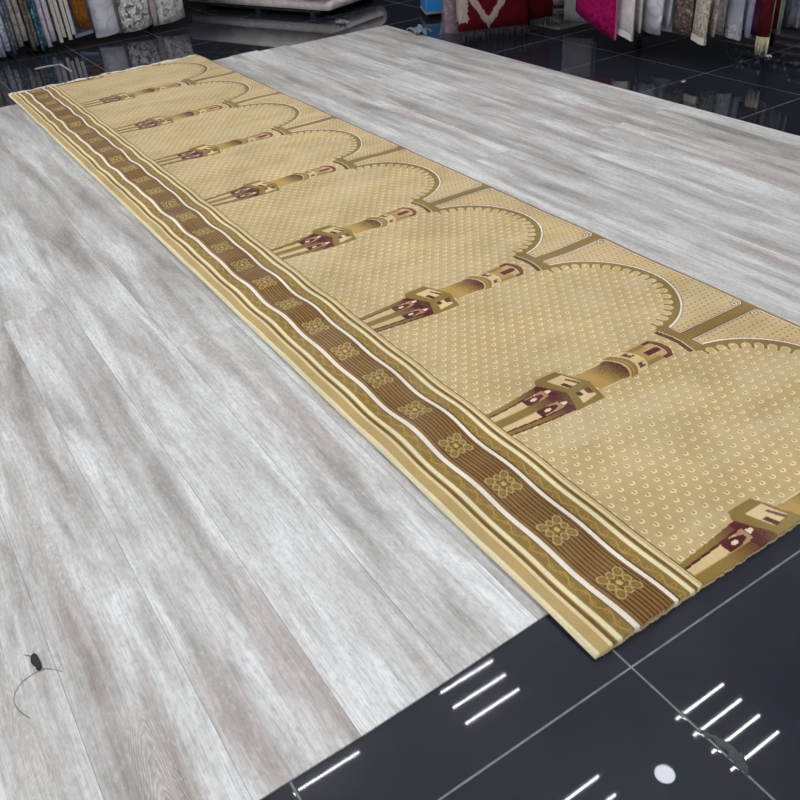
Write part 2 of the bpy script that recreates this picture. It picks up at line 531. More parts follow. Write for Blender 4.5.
def carpet():
    xs = np.linspace(0, Wc, 601)
    ys = np.concatenate([np.arange(0, 1.3, .002), np.arange(1.3, 2.5, .003), np.arange(2.5, Lc - .001, .005), [Lc]])
    nx, ny = len(xs), len(ys)
    X, Y = np.meshgrid(xs, ys)
    x, y = X.ravel(), Y.ravel()
    col = weave(x, y)
    rng = np.random.default_rng(7)
    # lie of the carpet
    base = .004 * np.clip((y - .04) / .10, 0, 1) ** 1.0
    wav = .55 * np.sin(2 * PI * y / .236 + 1.05) + .35 * np.sin(2 * PI * y / .331 + .4) + .25 * np.sin(2 * PI * y / .71 + 2)
    fall = np.exp(-((x - .15) / .12) ** 2)
    z = base + .010 + .0052 * fall * (wav + .9)
    z += .0018 * (np.sin(2 * PI * (y * .8 + x * .7) / .45) * np.sin(2 * PI * (x * 1.1 - y * .25) / .8 + .6) + .6 * np.sin(2 * PI * (x + y * .6) / .27 + 1.)) * np.clip((x - .2) / .2, 0, 1)
    z += .0012 * (1 + np.sin(2 * PI * y / .55)) * np.exp(-(x / .03) ** 2)
    xx = x + .0030 * fall * wav + .0022 * np.exp(-((y - 4.0) / .12) ** 2 - (x / .05) ** 2)
    yy = y.copy()
    # tufts: cut loop height jitter
    z += rng.normal(0, .00035, len(z))
    edge = np.clip(1 - np.minimum.reduce([x, Wc - x, y + .003]) / .004, 0, 1)
    z -= .0028 * edge ** 2
    # ragged cut pile along the near end
    nearrow = np.exp(-y / .004)
    rag = np.repeat(0, nx).astype(float)
    rag = rng.normal(0, .0006, nx) + .0010 * np.sin(xs * 170 + 2 * np.sin(xs * 37)) 
    yy += nearrow * np.tile(rag, ny)
    co = np.stack([xx, yy, z], 1)
    # skirt down to the floor
    idx = np.arange(nx * ny).reshape(ny, nx)
    loop = np.concatenate([idx[0, :], idx[1:, -1], idx[-1, -2::-1], idx[-2:0:-1, 0]])
    sk = co[loop].copy()
    bz = .0008 + .004 * (sk[:, 1] > .122)
    lift = np.where(sk[:, 0] < .02, .0012 * (1 + np.sin(2 * PI * sk[:, 1] / .55)), 0)
    sk[:, 2] = bz + lift * .8
    co = np.concatenate([co, sk])
    col = np.concatenate([col, np.tile(np.array(lin((214, 198, 160)) + [.3]), (len(loop), 1))])
    a = idx[:-1, :-1].ravel(); b = idx[:-1, 1:].ravel(); c = idx[1:, 1:].ravel(); d = idx[1:, :-1].ravel()
    quads = np.stack([a, b, c, d], 1)
    nl = len(loop); s0 = nx * ny
    j = np.arange(nl); j2 = (j + 1) % nl
    sq = np.stack([loop[j], s0 + j, s0 + j2, loop[j2]], 1)
    quads = np.concatenate([quads, sq])
    me = bpy.data.meshes.new('pile')
    me.vertices.add(len(co)); me.vertices.foreach_set('co', co.ravel().astype(np.float32))
    nq = len(quads)
    me.loops.add(nq * 4); me.loops.foreach_set('vertex_index', quads.ravel().astype(np.int32))
    me.polygons.add(nq)
    me.polygons.foreach_set('loop_start', (np.arange(nq) * 4).astype(np.int32))
    me.polygons.foreach_set('use_smooth', np.ones(nq, bool))
    me.update(calc_edges=True)
    att = me.color_attributes.new('weave', 'FLOAT_COLOR', 'POINT')
    att.data.foreach_set('color', col.ravel().astype(np.float32))
    me.materials.append(M['carpet'])
    root = empty('carpet_runner', (0, 0, 0), 'long beige prayer carpet runner with arches, minarets and a brown flower border', 'carpet')
    pile = bpy.data.objects.new('pile', me); C.objects.link(pile); pile.parent = root
    # woven white heading at the far end
    m = NT('heading_weave')
    px = m.sep(m.pos())[0]
    nz = m.noise(m.comb(px, m.sep(m.pos())[1], 0.0), 22, 3, .6)
    m.base(m.ramp(nz, [(.36, (120, 40, 40)), (.40, (96, 84, 76)), (.43, (226, 218, 206)), (.60, (238, 232, 222)), (.66, (150, 120, 100))]))
    m.p('Roughness', .95)
    V, F = [], []
    N = 60
    for i in range(N + 1):
        u = i / N; xw = u * (Wc - .006)
        w = .0012 * math.sin(u * 40) + .0008 * math.sin(u * 93)
        prof = [(Lc - .004, .0085), (Lc + .016, .0105 + w), (Lc + .034, .0125 + w), (Lc + .052, .011 + 2 * w), (Lc + .053, .0088 + 2 * w), (Lc + .034, .0095 + w), (Lc + .016, .0075 + w), (Lc - .004, .0045)]
        for (yy_, zz_) in prof: V.append((xw, yy_ + .002 * math.sin(u * 17), zz_))
    for i in range(N):
        for k in range(8):
            F.append((i * 8 + k, (i + 1) * 8 + k, (i + 1) * 8 + (k + 1) % 8, i * 8 + (k + 1) % 8))
    F.append(tuple(range(8))); F.append(tuple(range(N * 8 + 7, N * 8 - 1, -1)))
    h = mesh_obj('heading', V, F, m.m, root, True)
    h['label'] = 'white woven heading with dark red specks'
    # overlocked cord along the left edge
    pts = []
    rads = []
    for i in range(220):
        yv = Lc * i / 219
        bz = .004 * min(1, max(0, (yv - .04) / .10)) + .0012 * (1 + math.sin(2 * PI * yv / .55))
        pts.append((-.0005 + .0022 * math.exp(-((yv - 4.0) / .12) ** 2), yv, bz + .0052)); rads.append(.0034)
    V, F = tube_vf(pts, rads, 8)
    e = mesh_obj('edge_binding', V, F, plain('cream_overlock_yarn', (232, 218, 180), .95, .12, 300), root, True)
    e['label'] = 'cream overlocked side edge'
carpet()

# ------------------------------------------------------------------ hanging rugs
def hung_rug(kind, label, cat, mat, p0, p1, zb, top=1.0, gap=.05, t=.012, bulge=0.0, wave=.006, group=None,
             hem=None, fringe=None, seed=0, back=None, edge=None):
    """a rug folded over a rail: two hanging layers; p0->p1 is the bottom edge of the front layer seen from the front (left to right)"""
    rnd = random.Random(seed)
    zb0, zb1 = zb if isinstance(zb, tuple) else (zb, zb)
    p0 = Vector((p0[0], p0[1], 0)); p1 = Vector((p1[0], p1[1], 0))
    along = (p1 - p0); w = along.length; along.normalize()
    back_n = Vector((-along.y, along.x, 0))          # away from the viewer
    root = empty(kind, (p0 + p1) / 2 + Vector((0, 0, 0)), label, cat, group)
    org = root.location
    nu, nv = 14, 12
    ph = rnd.uniform(0, 6)
    def mid(u, s):
        """s 0..1 front bottom -> top, 1..2 fold, 2..3 top -> back bottom"""
        zbu = zb0 + (zb1 - zb0) * u
        rg = gap / 2
        if s <= 1:
            z = zbu + (top - rg - zbu) * s; d = 0
            loose = (1 - s)
        elif s <= 2:
            a = (s - 1) * PI
            z = top - rg + rg * math.sin(a); d = rg - rg * math.cos(a); loose = 0
        else:
            zb2 = zbu + .03
            z = top - rg + (zb2 - (top - rg)) * (s - 2); d = gap; loose = s - 2
        b = bulge * (1 - (2 * u - 1) ** 2) if s < 1.5 else 0
        wv = wave * loose * math.sin(ph + u * 5 + z * 6)
        return p0 - org + along * (u * w) + back_n * (d - b + wv + bulge) + Vector((0, 0, z))
    S = [i / nv for i in range(nv + 1)] + [1 + i / 6 for i in range(1, 6)] + [2 + i / nv for i in range(nv + 1)]
    G = [[mid(i / nu, s) for i in range(nu + 1)] for s in S]
    # normals by finite differences
    V, F = [], []
    def nrm(a, i):
        du = G[a][min(i + 1, nu)] - G[a][max(i - 1, 0)]
        ds = G[min(a + 1, len(S) - 1)][i] - G[max(a - 1, 0)][i]
        return du.cross(ds).normalized()
    rows, cols = len(S), nu + 1
    for sgn in (.5, -.5):
        for a in range(rows):
            for i in range(cols):
                V.append(G[a][i] + nrm(a, i) * (t * sgn))
    o2 = rows * cols
    q = lambda a, i: a * cols + i
    for a in range(rows - 1):
        for i in range(nu):
            F.append((q(a, i), q(a, i + 1), q(a + 1, i + 1), q(a + 1, i)))
            F.append((o2 + q(a + 1, i), o2 + q(a + 1, i + 1), o2 + q(a, i + 1), o2 + q(a, i)))
        for i, r in ((0, 0), (nu, 1)):
            f = (q(a, i), q(a + 1, i), o2 + q(a + 1, i), o2 + q(a, i))
            F.append(f if r == 0 else f[::-1])
    for a, r in ((0, 0), (rows - 1, 1)):
        for i in range(nu):
            f = (q(a, i), o2 + q(a, i), o2 + q(a, i + 1), q(a, i + 1))
            F.append(f if r == 0 else f[::-1])
    body = mesh_obj('pile', V, F, mat, root, True)
    me = body.data
    if edge:                                          # lighter bound edge yarn on the rim faces
        me.materials.append(edge)
        nmain = (rows - 1) * (nu * 2 + 2)
        for pi, pl in enumerate(me.polygons):
            if pi >= nmain or (pi % (nu * 2 + 2)) >= nu * 2:
                pl.material_index = 1; pl.use_smooth = False
    if hem:
        hm, hh = hem
        V, F = [], []
        for i in range(nu + 1):
            u = i / nu
            a = mid(u, 0); b_ = mid(u, hh / (top - (zb0 + zb1) / 2))
            nn = -back_n
            for pnt, k in ((a + Vector((0, 0, -.003)), t * .5 + .003), (b_, t * .5 + .003), (b_, -t * .5), (a + Vector((0, 0, -.003)), -t * .5)):
                V.append(pnt + nn * k)
        for i in range(nu):
            for k in range(4):
                F.append((i * 4 + k, i * 4 + (k + 1) % 4, (i + 1) * 4 + (k + 1) % 4, (i + 1) * 4 + k))
        F.append((3, 2, 1, 0)); F.append((nu * 4, nu * 4 + 1, nu * 4 + 2, nu * 4 + 3))
        mesh_obj('hem', V, F, hm, root)
    if fringe:
        fm, fl, nf = fringe
        V, F = [], []
        for i in range(nf):
            u = (i + .5) / nf
            a = mid(u, 0)
            tip = a + Vector((rnd.uniform(-.012, .012), rnd.uniform(-.012, .012), -fl * rnd.uniform(.8, 1.05)))
            tip.z = max(tip.z, .004)
            m_ = (a + tip) / 2 + Vector((rnd.uniform(-.006, .006), rnd.uniform(-.006, .006), 0))
            v, f = tube_vf([a + Vector((0, 0, .006)), m_, tip], [.0035, .0045, .0025], 5)
            n0 = len(V); V += v; F += [tuple(x + n0 for x in q_) for q_ in f]
        fo = mesh_obj('fringe', V, F, fm, root, True)
        fo['kind'] = 'stuff'
    return root

def rack(label, p0, p1, depth, posts, z):
    """flat steel bar over the tops of a row of rugs, on round posts behind them"""
    p0 = Vector((p0[0], p0[1], 0)); p1 = Vector((p1[0], p1[1], 0))
    al = (p1 - p0); L = al.length; al.normalize()
    r = empty('display_rack', p0, label, 'rack')
    v, f = box_vf(0, L, 0, depth, z, z + .02)
    o = mesh_obj('top_bar', v, f, M['steel'], r)
    for u in posts:
        v, f = tube_vf([(u, depth - .03, .0121), (u, depth - .03, z)], .02, 10)
        mesh_obj('post', v, f, M['steel'], r, True)
        v, f = tube_vf([(u, depth - .03, 0), (u, depth - .03, .012)], .06, 16)
        mesh_obj('foot', v, f, M['steel'], r)
    r.rotation_euler.z = math.atan2(al.y, al.x)
    return r

edge_w = plain('white_binding_yarn', (176, 172, 164), .95, .1, 300)
edge_g = plain('grey_binding_yarn', (132, 128, 128), .95, .1, 300)
edge_b = plain('dark_blue_binding', (40, 62, 84), .95, .1, 300)

R = lambda *a, **k: mat_rug(*a, **k)
LG = 'folded rugs hanging in the row at upper left'
YL = 5.9
# edge-on rugs: x0, x1 = the visible width between the two layers
left = [
 # label, colours, x0, x1, zb, edge material, depth of the row it reaches back
 ('grey rug corner at the left border of the photo, lowest of the upper-left row', ((120, 120, 122), (150, 148, 146), (98, 98, 100)), .045, .150, .025, edge_g),
 ('blue-grey rug with pale folds, first full rug from the left border', ((132, 140, 158), (178, 182, 192), (96, 106, 126)), .165, .245, .03, edge_w),
 ('narrow slate rug between the blue-grey rug and the speckled grey-beige rug', ((74, 82, 96), (120, 122, 128), (52, 56, 70)), .255, .292, .03, edge_g),
 ('speckled grey-beige rug with a curled bottom end, left part of the upper-left row', ((150, 144, 138), (122, 116, 112), (172, 166, 158)), .300, .372, .07, edge_g),
 ('olive-grey rug with a dark maroon side, beside the teal rug', ((104, 104, 92), (84, 74, 70), (70, 28, 34)), .384, .430, .03, edge_g),
 ('narrow teal and navy patterned rug in the upper-left row', ((60, 108, 124), (28, 48, 70), (120, 160, 170)), .440, .478, .02, edge_b),
 ('lilac-white rug hanging right of the narrow teal rug', ((186, 180, 190), (168, 160, 172), (196, 186, 192)), .488, .560, .035, edge_w),
 ('cream and grey rug with a looped white bottom, right of the lilac-white rug', ((176, 172, 164), (120, 116, 112), (208, 204, 192)), .572, .622, .05, edge_w),
 ('dark grey rug with cream edges, left of the orange-brown rug', ((84, 84, 82), (112, 110, 104), (150, 148, 136)), .634, .690, .06, edge_w),
]
for i, (lb, cs, xa, xb, zb, ed) in enumerate(left):
    dep = .34
    # the rug's fold runs away from the viewer: front edge at YL, two layers xa / xb apart
    ww = xb - xa
    r = hung_rug('hanging_rug', lb, 'rug', R('rug_weave', *cs, scale=30), (xa + ww * .2, YL + dep), (xa + ww * .2, YL - .01 * (i % 3)), zb, top=1.02,
                 gap=ww * .56, t=ww * .44, wave=.003, group=LG, seed=i, edge=ed if i in (7, 8) else None)
# broad rugs seen from the front
hung_rug('hanging_rug', 'orange-brown rug with a cream bound edge in the upper-left row', 'rug', R('rug_orange', (122, 76, 28), (94, 56, 22), (146, 102, 52), scale=34),
         (.715, YL - .02), (.790, YL - .05), (.125, .105), gap=.05, bulge=.012, group=LG, seed=21, edge=plain('cream_cord', (206, 188, 160), .9), top=1.02, t=.016)
hung_rug('hanging_rug', 'plain periwinkle blue rug behind the orange-brown rug', 'rug', R('rug_blue', (112, 122, 164), (128, 138, 176), (100, 108, 150), scale=12),
         (.70, YL + .075), (.828, YL + .045), (.05, .07), gap=.06, bulge=.006, group=LG, seed=22, hem=(plain('pale_blue_hem', (150, 156, 172), .9), .02), top=1.02)
hung_rug('hanging_rug', 'pale lilac-grey rug, left of the two black and white mottled rugs', 'rug', R('rug_lilac', (196, 196, 206), (176, 174, 184), (210, 208, 212), scale=9),
         (.835, YL - .02), (1.005, YL - .02), (.035, .05), gap=.1, bulge=.045, group=LG, seed=23, hem=(plain('lilac_hem', (150, 150, 158), .9), .03), top=1.02, edge=edge_g)
hung_rug('hanging_rug', 'narrow plain grey rug between the lilac-grey rug and the mottled rug', 'rug', R('rug_grey_strip', (140, 138, 138), (120, 118, 118), (150, 148, 148), scale=10),
         (1.010, YL + .04), (1.036, YL + .04), .03, gap=.06, bulge=.01, group=LG, seed=24, top=1.02)
hung_rug('hanging_rug', 'wide white rug with black mottling, left one of the two mottled rugs', 'rug', R('rug_marble', (206, 204, 202), (92, 92, 94), (232, 230, 228), scale=22, sharp=.09),
         (1.04, YL - .03), (1.265, YL - .01), (.03, .05), gap=.12, bulge=.05, group=LG, seed=25, top=1.02, edge=edge_w)
hung_rug('hanging_rug', 'narrow pinkish grey rug between the two black and white mottled rugs', 'rug', R('rug_pink_grey', (150, 138, 142), (168, 158, 160), (134, 122, 126), scale=12),
         (1.270, YL + .03), (1.311, YL + .03), .035, gap=.06, bulge=.012, group=LG, seed=26, top=1.02)
hung_rug('hanging_rug', 'speckled white rug with black side edge, right end of the upper-left row', 'rug', R('rug_speckle', (200, 198, 196), (150, 148, 148), (104, 102, 104), scale=26, sharp=.1),
         (1.315, YL - .02), (1.525, YL + .0), (.04, .06), gap=.12, bulge=.045, group=LG, seed=27, top=1.02, edge=plain('black_white_edge', (90, 88, 90), .9, .6, 60))
rack('dark steel rack carrying the hanging rugs at upper left', (.0, YL - .10), (1.58, YL - .10), .72, (.2, 1.4), 1.033)

# middle of the background
def mat_crimson(name, ornament, wx, wy):
    """crimson pile; ornament: beige pointed bands (V) and an upright band at the left"""
    m = NT(name)
    x, y, z = m.sep(m.pos())[:3]
    s = m.math('ADD', m.math('MULTIPLY', x, wx), m.math('MULTIPLY', y, wy))
    wob = m.math('MULTIPLY', m.noise(m.pos(), 40, 3), .05)
    base = m.mix(m.noise(m.pos(), 30, 3), (56, 6, 18), (92, 10, 28))
    if ornament:
        v = m.math('SUBTRACT', m.math('SUBTRACT', z, .085), m.math('MULTIPLY', m.math('ABSOLUTE', m.math('SUBTRACT', s, -.03)), 1.35))
        v = m.math('ADD', v, wob)
        band = m.math('MULTIPLY', m.math('GREATER_THAN', v, .02), m.math('LESS_THAN', v, .085))
        up = m.math('MULTIPLY', m.math('LESS_THAN', m.math('ADD', s, wob), -.135), m.math('GREATER_THAN', m.math('ADD', z, wob), .15))
        o = m.math('MAXIMUM', band, up)
        base = m.mix(o, base, m.mix(m.noise(m.pos(), 50, 3), (128, 114, 104), (172, 160, 148)))
    k = m.math('MULTIPLY_ADD', m.noise(m.pos(), 260, 2), .5, .75)
    m.base(m.mix(1.0, base, m.comb(k, k, k), 'MULTIPLY'))
    m.p('Roughness', .95); m.p('Specular IOR Level', .1)
    return m.m

black_yarn = plain('black_fringe_yarn', (52, 46, 52), .95)
a = Vector((.40, -.185)).normalized()
hung_rug('hanging_rug', 'large crimson rug with a beige pointed ornament, hanging beyond the wood flooring corner', 'rug',
         mat_crimson('crimson_ornament', True, a.x, a.y), (2.50, 3.81), (2.90, 3.625), .078, gap=.05, seed=33, top=1.0, fringe=(black_yarn, .07, 40))
hung_rug('hanging_rug', 'narrow plain crimson rug between the ornamented crimson rug and the magenta rug', 'rug',
         mat_crimson('crimson_plain', False, 1, 0), (2.965, 3.69), (3.125, 3.655), .085, gap=.05, seed=34, top=1.0, fringe=(black_yarn, .07, 18))
rack('dark steel rack behind the two crimson rugs', (2.44, 3.78), (3.10, 3.52), .26, (.2, .55), 1.008)

# right-hand row
RR = 'rugs hanging in the row at upper right'
def right(label, mat, x0, y0, x1, y1, zb, **k):
    k.setdefault('gap', .05)
    return hung_rug('hanging_rug', label, 'rug', mat, (x0, y0), (x1, y1), zb, top=1.0, group=RR, **k)
right('magenta pink rug with a slanting bottom edge, left end of the upper-right row',
      R('rug_magenta', (138, 8, 74), (164, 18, 92), (118, 6, 64), scale=26), 2.965, 3.281, 2.852, 2.853, (0.183, 0.103), seed=41, bulge=.01, edge=plain('pink_cord', (150, 90, 120), .9))
right('narrow white rug touching the magenta rug', R('rug_white', (206, 200, 198), (190, 184, 182), (214, 210, 206), scale=10),
      2.909, 2.900, 2.890, 2.754, (0.137, 0.109), seed=42, hem=(plain('white_hem', (214, 208, 204), .9), .03), bulge=.008)
right('white rug with grey clouds and a pointed lower corner', R('rug_cloud', (204, 204, 210), (158, 160, 168), (224, 224, 228), scale=9, sharp=.12),
      3.040, 2.876, 2.984, 2.670, (0.146, 0.130), seed=43, bulge=.03)
right('plain lilac-white rug with a stitched hem, left of the dark brown patterned rug', R('rug_lilac_white', (200, 200, 210), (190, 190, 200), (208, 208, 214), scale=6),
      3.115, 2.792, 3.115, 2.665, (0.133, 0.126), seed=44, hem=(plain('stitched_hem', (184, 184, 192), .9), .028), bulge=.012)
right('dark brown and cream lattice patterned rug in the upper-right row', R('rug_brown_lattice', (112, 96, 88), (72, 58, 54), (158, 142, 128), scale=36),
      3.078, 2.651, 3.059, 2.515, (0.139, 0.137), seed=45, bulge=.015, edge=plain('dark_brown_edge', (58, 36, 34), .95))
right('beige rug with dark chain border and pale hem, beside the dark brown lattice rug', R('rug_beige_chain', (186, 178, 166), (154, 142, 130), (112, 98, 90), scale=40),
      3.012, 2.458, 2.984, 2.345, (0.141, 0.133), seed=46, hem=(plain('pale_hem', (208, 202, 196), .9), .03), bulge=.012)
right('marbled grey and cream rug, right of the beige chain-border rug', R('rug_marbled_cream', (188, 184, 180), (138, 132, 130), (206, 202, 196), scale=28, sharp=.1),
      3.153, 2.458, 3.144, 2.374, (0.158, 0.145), seed=47, bulge=.01, edge=edge_w)
right('lilac grey rug with a mottled lower band, upper-right row', R('rug_lilac_band', (172, 172, 186), (158, 158, 172), (184, 184, 194), scale=7),
      3.153, 2.364, 3.144, 2.270, (0.152, 0.137), seed=48, hem=(R('band_mottle', (190, 190, 200), (128, 130, 142), (160, 162, 172), scale=60), .075), bulge=.02)
right('narrow blue-lilac rug next to the dark purple rug', R('rug_blue_lilac', (150, 152, 172), (136, 138, 158), (164, 166, 182), scale=9),
      3.181, 2.267, 3.181, 2.223, (0.155, 0.148), seed=49, bulge=.008, edge=edge_w)
right('dark purple rug hanging between the blue-lilac rug and the burgundy rug', R('rug_purple', (52, 22, 44), (66, 30, 52), (40, 16, 34), scale=14),
      3.181, 2.217, 3.181, 2.173, (0.169, 0.169), seed=50, bulge=.004)
right('burgundy rug with an olive side edge and long olive tassels', R('rug_burgundy', (78, 20, 26), (60, 14, 20), (92, 34, 34), scale=14),
      3.153, 2.167, 3.153, 2.096, (0.174, 0.174), seed=51, bulge=.004, edge=plain('olive_binding', (136, 134, 92), .95), fringe=(plain('olive_tassel_yarn', (172, 168, 138), .95, .25, 90), .09, 26))
right('grey rug with pale edges, right of the olive tassels', R('rug_grey_pale', (116, 116, 124), (134, 134, 140), (100, 100, 110), scale=12),
      3.266, 2.173, 3.247, 2.110, (0.174, 0.169), seed=52, bulge=.01, edge=edge_w)
right('slate grey rug at the right end of the upper-right row', R('rug_slate', (92, 96, 110), (112, 116, 128), (76, 80, 92), scale=14),
      3.285, 2.094, 3.275, 2.035, (0.211, 0.207), seed=53, bulge=.006, edge=edge_g)
rack('dark steel rack carrying the hanging rugs at upper right', (2.76, 3.32), (3.10, 1.95), .62, (.3, 1.1), 1.012)

# folded rugs stacked on the floor beyond the right-hand row
def folded(label, mat, x0, x1, y0, y1, z0, h, yaw=0.0, group=None):
    """a rug folded in three: one bent strip, rounded folds"""
    t = h / 3
    r = t * .5
    root = empty('folded_rug', ((x0 + x1) / 2, (y0 + y1) / 2, z0), label, 'rug', group)
    ox, oy = root.location.x, root.location.y
    path = []
    n = 10
    d0, d1 = y0 + r, y1 - r
    for i in range(n + 1): path.append((d0 + (d1 - d0) * i / n, r))
    for i in range(1, 7): a = i / 7 * PI; path.append((d1 + r * math.sin(a), 2 * r - r * math.cos(a)))
    for i in range(n + 1): path.append((d1 - (d1 - d0) * i / n, 3 * r))
    for i in range(1, 7): a = i / 7 * PI; path.append((d0 - r * math.sin(a), 4 * r - r * math.cos(a)))
    for i in range(n + 1): path.append((d0 + (d1 - d0) * i / n, 5 * r))
    V, F = [], []
    hw = r * .94
    for i, (yy, zz) in enumerate(path):
        a_ = path[max(0, i - 1)]; b_ = path[min(len(path) - 1, i + 1)]
        ty, tz = b_[0] - a_[0], b_[1] - a_[1]; L = math.hypot(ty, tz); ny, nz = -tz / L, ty / L
        for k, sx in ((0, 0), (1, 0)):
            pass
        V += [(x0 - ox, yy + ny * hw - oy, zz + nz * hw), (x1 - ox, yy + ny * hw - oy, zz + nz * hw),
              (x1 - ox, yy - ny * hw - oy, zz - nz * hw), (x0 - ox, yy - ny * hw - oy, zz - nz * hw)]
    for i in range(len(path) - 1):
        for k in range(4):
            F.append((i * 4 + (k + 1) % 4, i * 4 + k, (i + 1) * 4 + k, (i + 1) * 4 + (k + 1) % 4))
    F.append((0, 1, 2, 3)); e = (len(path) - 1) * 4; F.append((e + 3, e + 2, e + 1, e))
    mesh_obj('pile', V, F, mat, root, True)
    root.rotation_euler.z = yaw
    return root
# stack on a low black pallet in the middle of the background
cx, cy, yw = 2.38, 6.03, math.radians(-67.8)
SG = 'folded rugs stacked on the black pallet'
pr = empty('pallet', (cx, cy, 0), 'low black pallet under the stack of folded rugs at the top edge', 'pallet')
blk = plain('black_pallet_wood', (22, 22, 23), .7)
for k in range(7):
    v, f = box_vf(-.66, .66, -.33 + k * .1, -.33 + k * .1 + .08, .028, .044); mesh_obj('slat', v, f, blk, pr)
for k in (-.6, 0, .56):
    v, f = box_vf(k, k + .05, -.33, .35, .0, .0275); mesh_obj('bearer', v, f, blk, pr)
pr.rotation_euler.z = yw
for lb, cs, h, z0, dl in (
    ('wide pinkish white folded rug, lowest of the stack on the black pallet', ((232, 224, 220), (220, 208, 206), (238, 232, 228)), .20, .046, 0),
    ('olive green folded rug lying on the wide pinkish white one', ((86, 92, 56), (70, 74, 48), (104, 106, 70)), .09, .249, .05),
    ('grey folded rug, third up in the stack on the black pallet', ((112, 112, 112), (96, 96, 98), (124, 124, 124)), .09, .342, .02),
    ('brown red folded rug, topmost of the stack on the black pallet', ((110, 70, 52), (92, 56, 44), (124, 88, 66)), .09, .435, .08)):
    folded(lb, R('rug_folded', *cs, scale=8), cx - .74 + dl, cx + .74 - dl, cy - .36 + dl * .5, cy + .36, z0, h, yw, SG)
folded('grey-brown folded rug on the floor at the upper right corner, under the dark green one', R('rug_taupe', (92, 88, 84), (108, 104, 98), (78, 74, 72), scale=8), 4.02, 4.75, 2.2, 3.0, .004, .14)
folded('dark green-grey folded rug with white flowers, lying on the grey-brown folded rug', R('rug_green_floral', (66, 76, 74), (52, 60, 60), (170, 178, 176), scale=20), 4.04, 4.73, 2.22, 2.98, .148, .15)
folded('beige folded rug on the floor behind the gap between the crimson and magenta rugs', R('rug_beige_fold', (150, 142, 132), (132, 124, 116), (160, 152, 142), scale=10), 3.62, 4.22, 4.12, 4.72, .004, .15)
hung_rug('hanging_rug', 'pale grey rug hanging half hidden behind the magenta rug', 'rug', R('rug_pale_grey', (160, 158, 158), (146, 144, 146), (172, 170, 168), scale=8),
         (3.205, 3.635), (3.275, 3.44), .05, gap=.05, seed=36, top=1.0)

# blue crate, wrapped roll and floor scraps
def crate():
    x, y = 2.93, 4.66
    root = empty('storage_box', (x, y, 0), 'bright blue box with a silver bottom rim, behind the corner of the wood flooring', 'box')
    def shell(w, d, z0, z1, b, nm, mat):
        bm = bmesh.new()
        bmesh.ops.create_cube(bm, size=1, matrix=Matrix.Translation((0, 0, (z0 + z1) / 2)) @ Matrix.Diagonal((w, d, z1 - z0, 1)))
        bmesh.ops.bevel(bm, geom=bm.edges[:], offset=b, segments=2, affect='EDGES', profile=.5)
        me = bpy.data.meshes.new(nm); bm.to_mesh(me); bm.free(); me.materials.append(mat)
        o = bpy.data.objects.new(nm, me); C.objects.link(o); o.parent = root; return o
    shell(.19, .26, .045, .40, .008, 'body', plain('blue_plastic', (44, 132, 206), .45, .05))
    shell(.20, .27, .030, .046, .004, 'bottom_rim', plain('silver_rim', (168, 172, 180), .4, .05, 40, .6)); 
    for sx in (-.075, .075):
        for sy in (-.105, .105):
            v, f = tube_vf([(sx, sy, .0), (sx, sy, .031)], .012, 10)
            mesh_obj('foot', v, f, M['steel'], root, True)
    root.rotation_euler.z = -.45
crate()
def roll():
    x, y = 2.66, 4.10
    root = empty('wrapped_rug_roll', (x, y, 0), 'pinkish grey rug roll standing upright in clear plastic, left of the large crimson rug', 'rug roll')
    V, F = [], []
    N = 110; r0 = .010; turns = 4; r1 = .05
    pts = []
    for i in range(N + 1):
        a = i / N * turns * 2 * PI; r = r0 + (r1 - r0) * i / N
        pts.append((r * math.cos(a), r * math.sin(a), (r - .0035) * math.cos(a), (r - .0035) * math.sin(a)))
    for (a, b, c_, d) in pts:
        V += [(a, b, .008), (a, b, 1.1), (c_, d, 1.1), (c_, d, .008)]
    for i in range(N):
        for k in range(4):
            F.append((i * 4 + k, (i + 1) * 4 + k, (i + 1) * 4 + (k + 1) % 4, i * 4 + (k + 1) % 4))
    F.append((3, 2, 1, 0)); F.append((N * 4, N * 4 + 1, N * 4 + 2, N * 4 + 3))
    mesh_obj('pile', V, F, R('rug_roll_pink', (150, 116, 128), (128, 98, 112), (164, 136, 146), scale=24), root)
    # crumpled clear film sleeve
    m = NT('clear_film'); m.base((236, 238, 244)); m.p('Roughness', .18); m.p('Transmission Weight', .85); m.p('IOR', 1.25); m.p('Alpha', .55)
    rnd = random.Random(9)
    V, F = [], []
    na, nz = 40, 26
    for k in range(nz):
        z = .004 + 1.12 * (k / (nz - 1)) ** 1.6
        fl = .03 * math.exp(-z / .05)
        for i in range(na):
            a = 2 * PI * i / na
            r = .056 + fl + rnd.uniform(-.003, .004) + (.004 + fl * .35) * math.sin(a * 7 + z * 22)
            V.append((r * math.cos(a), r * math.sin(a), z))
    for k in range(nz - 1):
        for i in range(na):
            F.append((k * na + i, k * na + (i + 1) % na, (k + 1) * na + (i + 1) % na, (k + 1) * na + i))
    mesh_obj('plastic_sleeve', V, F, m.m, root)
roll()

